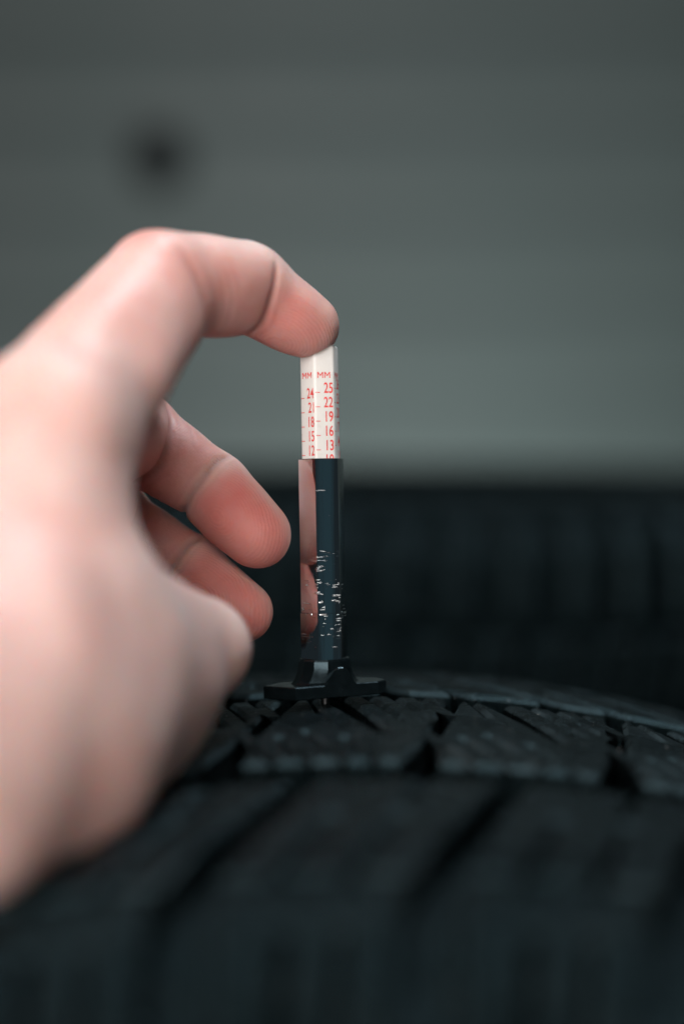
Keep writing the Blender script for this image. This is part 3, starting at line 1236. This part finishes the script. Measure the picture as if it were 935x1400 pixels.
for key in "imrp":
    j, r, pal = JW[key], RAD[key], PALMAR[key]
    ds_ = [info[key, n][1] for n in range(3)]
    dmin = np.minimum(np.minimum(ds_[0], ds_[1]), ds_[2])
    own = (dmin <= best + 0.4) & (dmin < 3.0)
    facing = HN @ pal
    # signed arc position along the chain relative to each joint plane
    for n, (dep, wid, pos) in {1: (0.6, 0.85, 0.0), 2: (0.85, 0.8, 0.0)}.items():
        axn = unit(unit(j[n] - j[n - 1]) + unit(j[n + 1] - j[n]))
        rel = HV - j[n]
        s = rel @ axn
        dist = np.linalg.norm(rel, axis=1)
        near = own & (dist < r[n] * 1.75)
        side = perp(pal, axn)
        lat = rel @ np.cross(axn, side)
        s2 = s + 0.035 * (lat ** 2) * (0.25 if n == 2 else 0.1) + 0.10 * np.sin(lat * 0.9 + n)
        mask = sstep(facing, -0.45, 0.15) * near
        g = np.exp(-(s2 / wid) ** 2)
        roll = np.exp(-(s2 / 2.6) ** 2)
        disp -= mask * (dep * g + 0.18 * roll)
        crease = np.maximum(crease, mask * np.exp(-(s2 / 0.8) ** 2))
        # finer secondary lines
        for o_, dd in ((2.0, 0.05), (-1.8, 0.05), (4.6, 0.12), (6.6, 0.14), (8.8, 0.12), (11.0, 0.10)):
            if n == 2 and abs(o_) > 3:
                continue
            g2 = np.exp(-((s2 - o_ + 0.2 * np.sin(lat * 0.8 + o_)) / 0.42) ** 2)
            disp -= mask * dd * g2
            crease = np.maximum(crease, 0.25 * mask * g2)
    # pads: redder skin and friction ridges
    t2, d2, L2 = info[key, 2]
    t1, d1, L1 = info[key, 1]
    ax2 = unit(j[3] - j[2]); ax1 = unit(j[2] - j[1])
    inpad = own & (d2 <= d1 + 0.3)
    pm = sstep(facing, -0.35, 0.45) * sstep(t2, 0.0, 0.35) * inpad
    red = dict(i=0.72, m=0.95, r=0.85, p=0.6)[key]
    lowside = sstep(facing, -0.6, 0.3) * own * (~inpad)
    pad = np.maximum(pad, red * pm)
    pad = np.maximum(pad, 0.62 * red * lowside * sstep(info[key, 0][0] * info[key, 0][2], 4, 22))
    pad = np.where(inpad, np.maximum(pad, 0.45 * red * sstep(t2, 0.0, 0.6)), pad)
    whorl = j[2] * 0.42 + j[3] * 0.58 + perp(pal, ax2) * r[3]
    rel = HV - whorl
    lat = np.cross(ax2, perp(pal, ax2))
    rho = np.sqrt((rel @ ax2 * 0.72) ** 2 + (rel @ lat) ** 2 + (rel @ perp(pal, ax2) * 0.9) ** 2 + 0.2)
    ridge = np.where(inpad, rho, ridge)
    rmask = np.where(inpad, sstep(facing, -0.3, 0.2), rmask)
    inmid = own & (~inpad) & (d1 <= info[key, 0][1] + 0.3)
    along = (HV - j[1]) @ ax1 + 0.25 * ((HV - j[1]) @ np.cross(ax1, perp(pal, ax1)))
    ridge = np.where(inmid, along, ridge)
    rmask = np.where(inmid, 0.55 * sstep(facing, -0.1, 0.4), rmask)

# thumb: slightly redder pad and soft wrinkles over its folded joint
rel = HV - ti
dist = np.linalg.norm(rel, axis=1)
# dent where the top of the slider presses into the index fingertip
tipc = top_p
ax_g = np.array(axis)
hgt = (HV - tipc) @ ax_g
rad_ = np.linalg.norm((HV - tipc) - hgt[:, None] * ax_g, axis=1)
press = (rad_ < 4.6) & (hgt < 0.25) & (hgt > -6) & (best < 3)
HV = HV + HN * disp[:, None]
HV[press] += (0.25 - hgt[press])[:, None] * ax_g * sstep(4.6 - rad_[press], 0, 0.8)[:, None]
# broad soft irregularity so that the skin is never perfectly tubular
ph = rng.uniform(0, 6.28, (6, 3)); fr = rng.uniform(0.10, 0.34, (6, 3))
wob = sum(np.sin(HV[:, 0] * f[0] + p[0]) * np.sin(HV[:, 1] * f[1] + p[1]) * np.sin(HV[:, 2] * f[2] + p[2]) for f, p in zip(fr, ph))
HV = HV + HN * (0.16 * wob)[:, None]

kn = JW['i'][1] + perp(-PALMAR['i'], unit(JW['i'][2] - JW['i'][0])) * 9.0
pad = np.maximum(pad, 0.55 * np.exp(-(np.linalg.norm(HV - kn, axis=1) / 7.0) ** 2))   # ruddy knuckle
pale = np.exp(-(np.linalg.norm(HV - (tipc + np.array([1.5, -1.0, 1.5])), axis=1) / 5.0) ** 2)
pad = np.clip(pad * (1 - 0.85 * pale), 0, 1)
for _ in range(6):                                # soften the colour borders
    acc = np.bincount(HE[:, 0], pad[HE[:, 1]], nv) + np.bincount(HE[:, 1], pad[HE[:, 0]], nv)
    pad = 0.4 * pad + 0.6 * acc / deg
ORG = (wrist_r + wrist_u) / 2
hm = bpy.data.meshes.new("hand")
hv = ((HV - ORG) * MM).astype(np.float32)
hm.vertices.add(nv)
hm.vertices.foreach_set("co", hv.ravel())
hm.loops.add(HQ.size)
hm.loops.foreach_set("vertex_index", HQ.astype(np.int32).ravel())
hm.polygons.add(len(HQ))
hm.polygons.foreach_set("loop_start", np.arange(0, HQ.size, 4, dtype=np.int32))
hm.polygons.foreach_set("use_smooth", np.ones(len(HQ), bool))
hm.update(calc_edges=True)
hm.validate()
for nm, arr in (("pad", pad), ("ridge", ridge), ("ridge_mask", rmask), ("crease", crease)):
    at = hm.attributes.new(nm, 'FLOAT', 'POINT')
    at.data.foreach_set("value", arr.astype(np.float32))
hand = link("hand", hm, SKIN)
hand.location = tuple(ORG * MM)
tag(hand, "bare hand with curled fingers, index fingertip pressing on the white slider", "hand")


def nail(c, along, out, w, l, curve):
    """curved nail plate with thickness; c on the skin, mm"""
    along = unit(along); out = perp(np.array(out, float), along); lat = np.cross(along, out)
    n, m = 9, 9
    V, Fc = [], []
    for lay in (0, 1):
        for a in range(n):
            for b in range(m):
                x = -1 + 2 * a / (n - 1); y = -1 + 2 * b / (m - 1)
                ww = w * (1 - 0.10 * max(0, -y) ** 2 - 0.16 * max(0, y) ** 3)
                yy = y * l + (-(x * x) * 0.22 * l if y > 0 else (x * x) * 0.3 * l) * abs(y)
                hgt_ = -curve * x * x - 0.12 * l * max(0, y) ** 2 * 0.5 + (0.0 if lay else -0.5)
                p = c + lat * (x * ww) + along * yy + out * (hgt_ + 0.18)
                V.append((p - ORG) * MM)
    N_ = n * m
    for a in range(n - 1):
        for b in range(m - 1):
            i = a * m + b
            Fc.append((i, i + 1, i + m + 1, i + m))
            Fc.append((N_ + i, N_ + i + m, N_ + i + m + 1, N_ + i + 1))
    rim = [a * m for a in range(n)] + [(n - 1) * m + b for b in range(1, m)] + [a * m + m - 1 for a in range(n - 2, -1, -1)] + [b for b in range(m - 2, 0, -1)]
    for k in range(len(rim)):
        p, q_ = rim[k], rim[(k + 1) % len(rim)]
        Fc.append((p, N_ + p, N_ + q_, q_))
    me = mesh_from("fingernail", V, Fc, True, 50)
    link("fingernail", me, NAIL, hand)


for key in "imrp":
    j, r = JW[key], RAD[key]
    a = unit(j[3] - j[2])
    o_ = perp(-PALMAR[key], a)
    nail(j[3] + o_ * (r[3] + 0.05) - a * 2.0, a, o_, r[3] * 0.72, 4.9, r[3] * 0.32)
a = unit(tt - ti)
o_ = perp(-PALMAR['t'], a)
nail(tt + o_ * (RAD['t'][2] + 0.15), a, o_, RAD['t'][2] * 0.75, 6.5, RAD['t'][2] * 0.33)
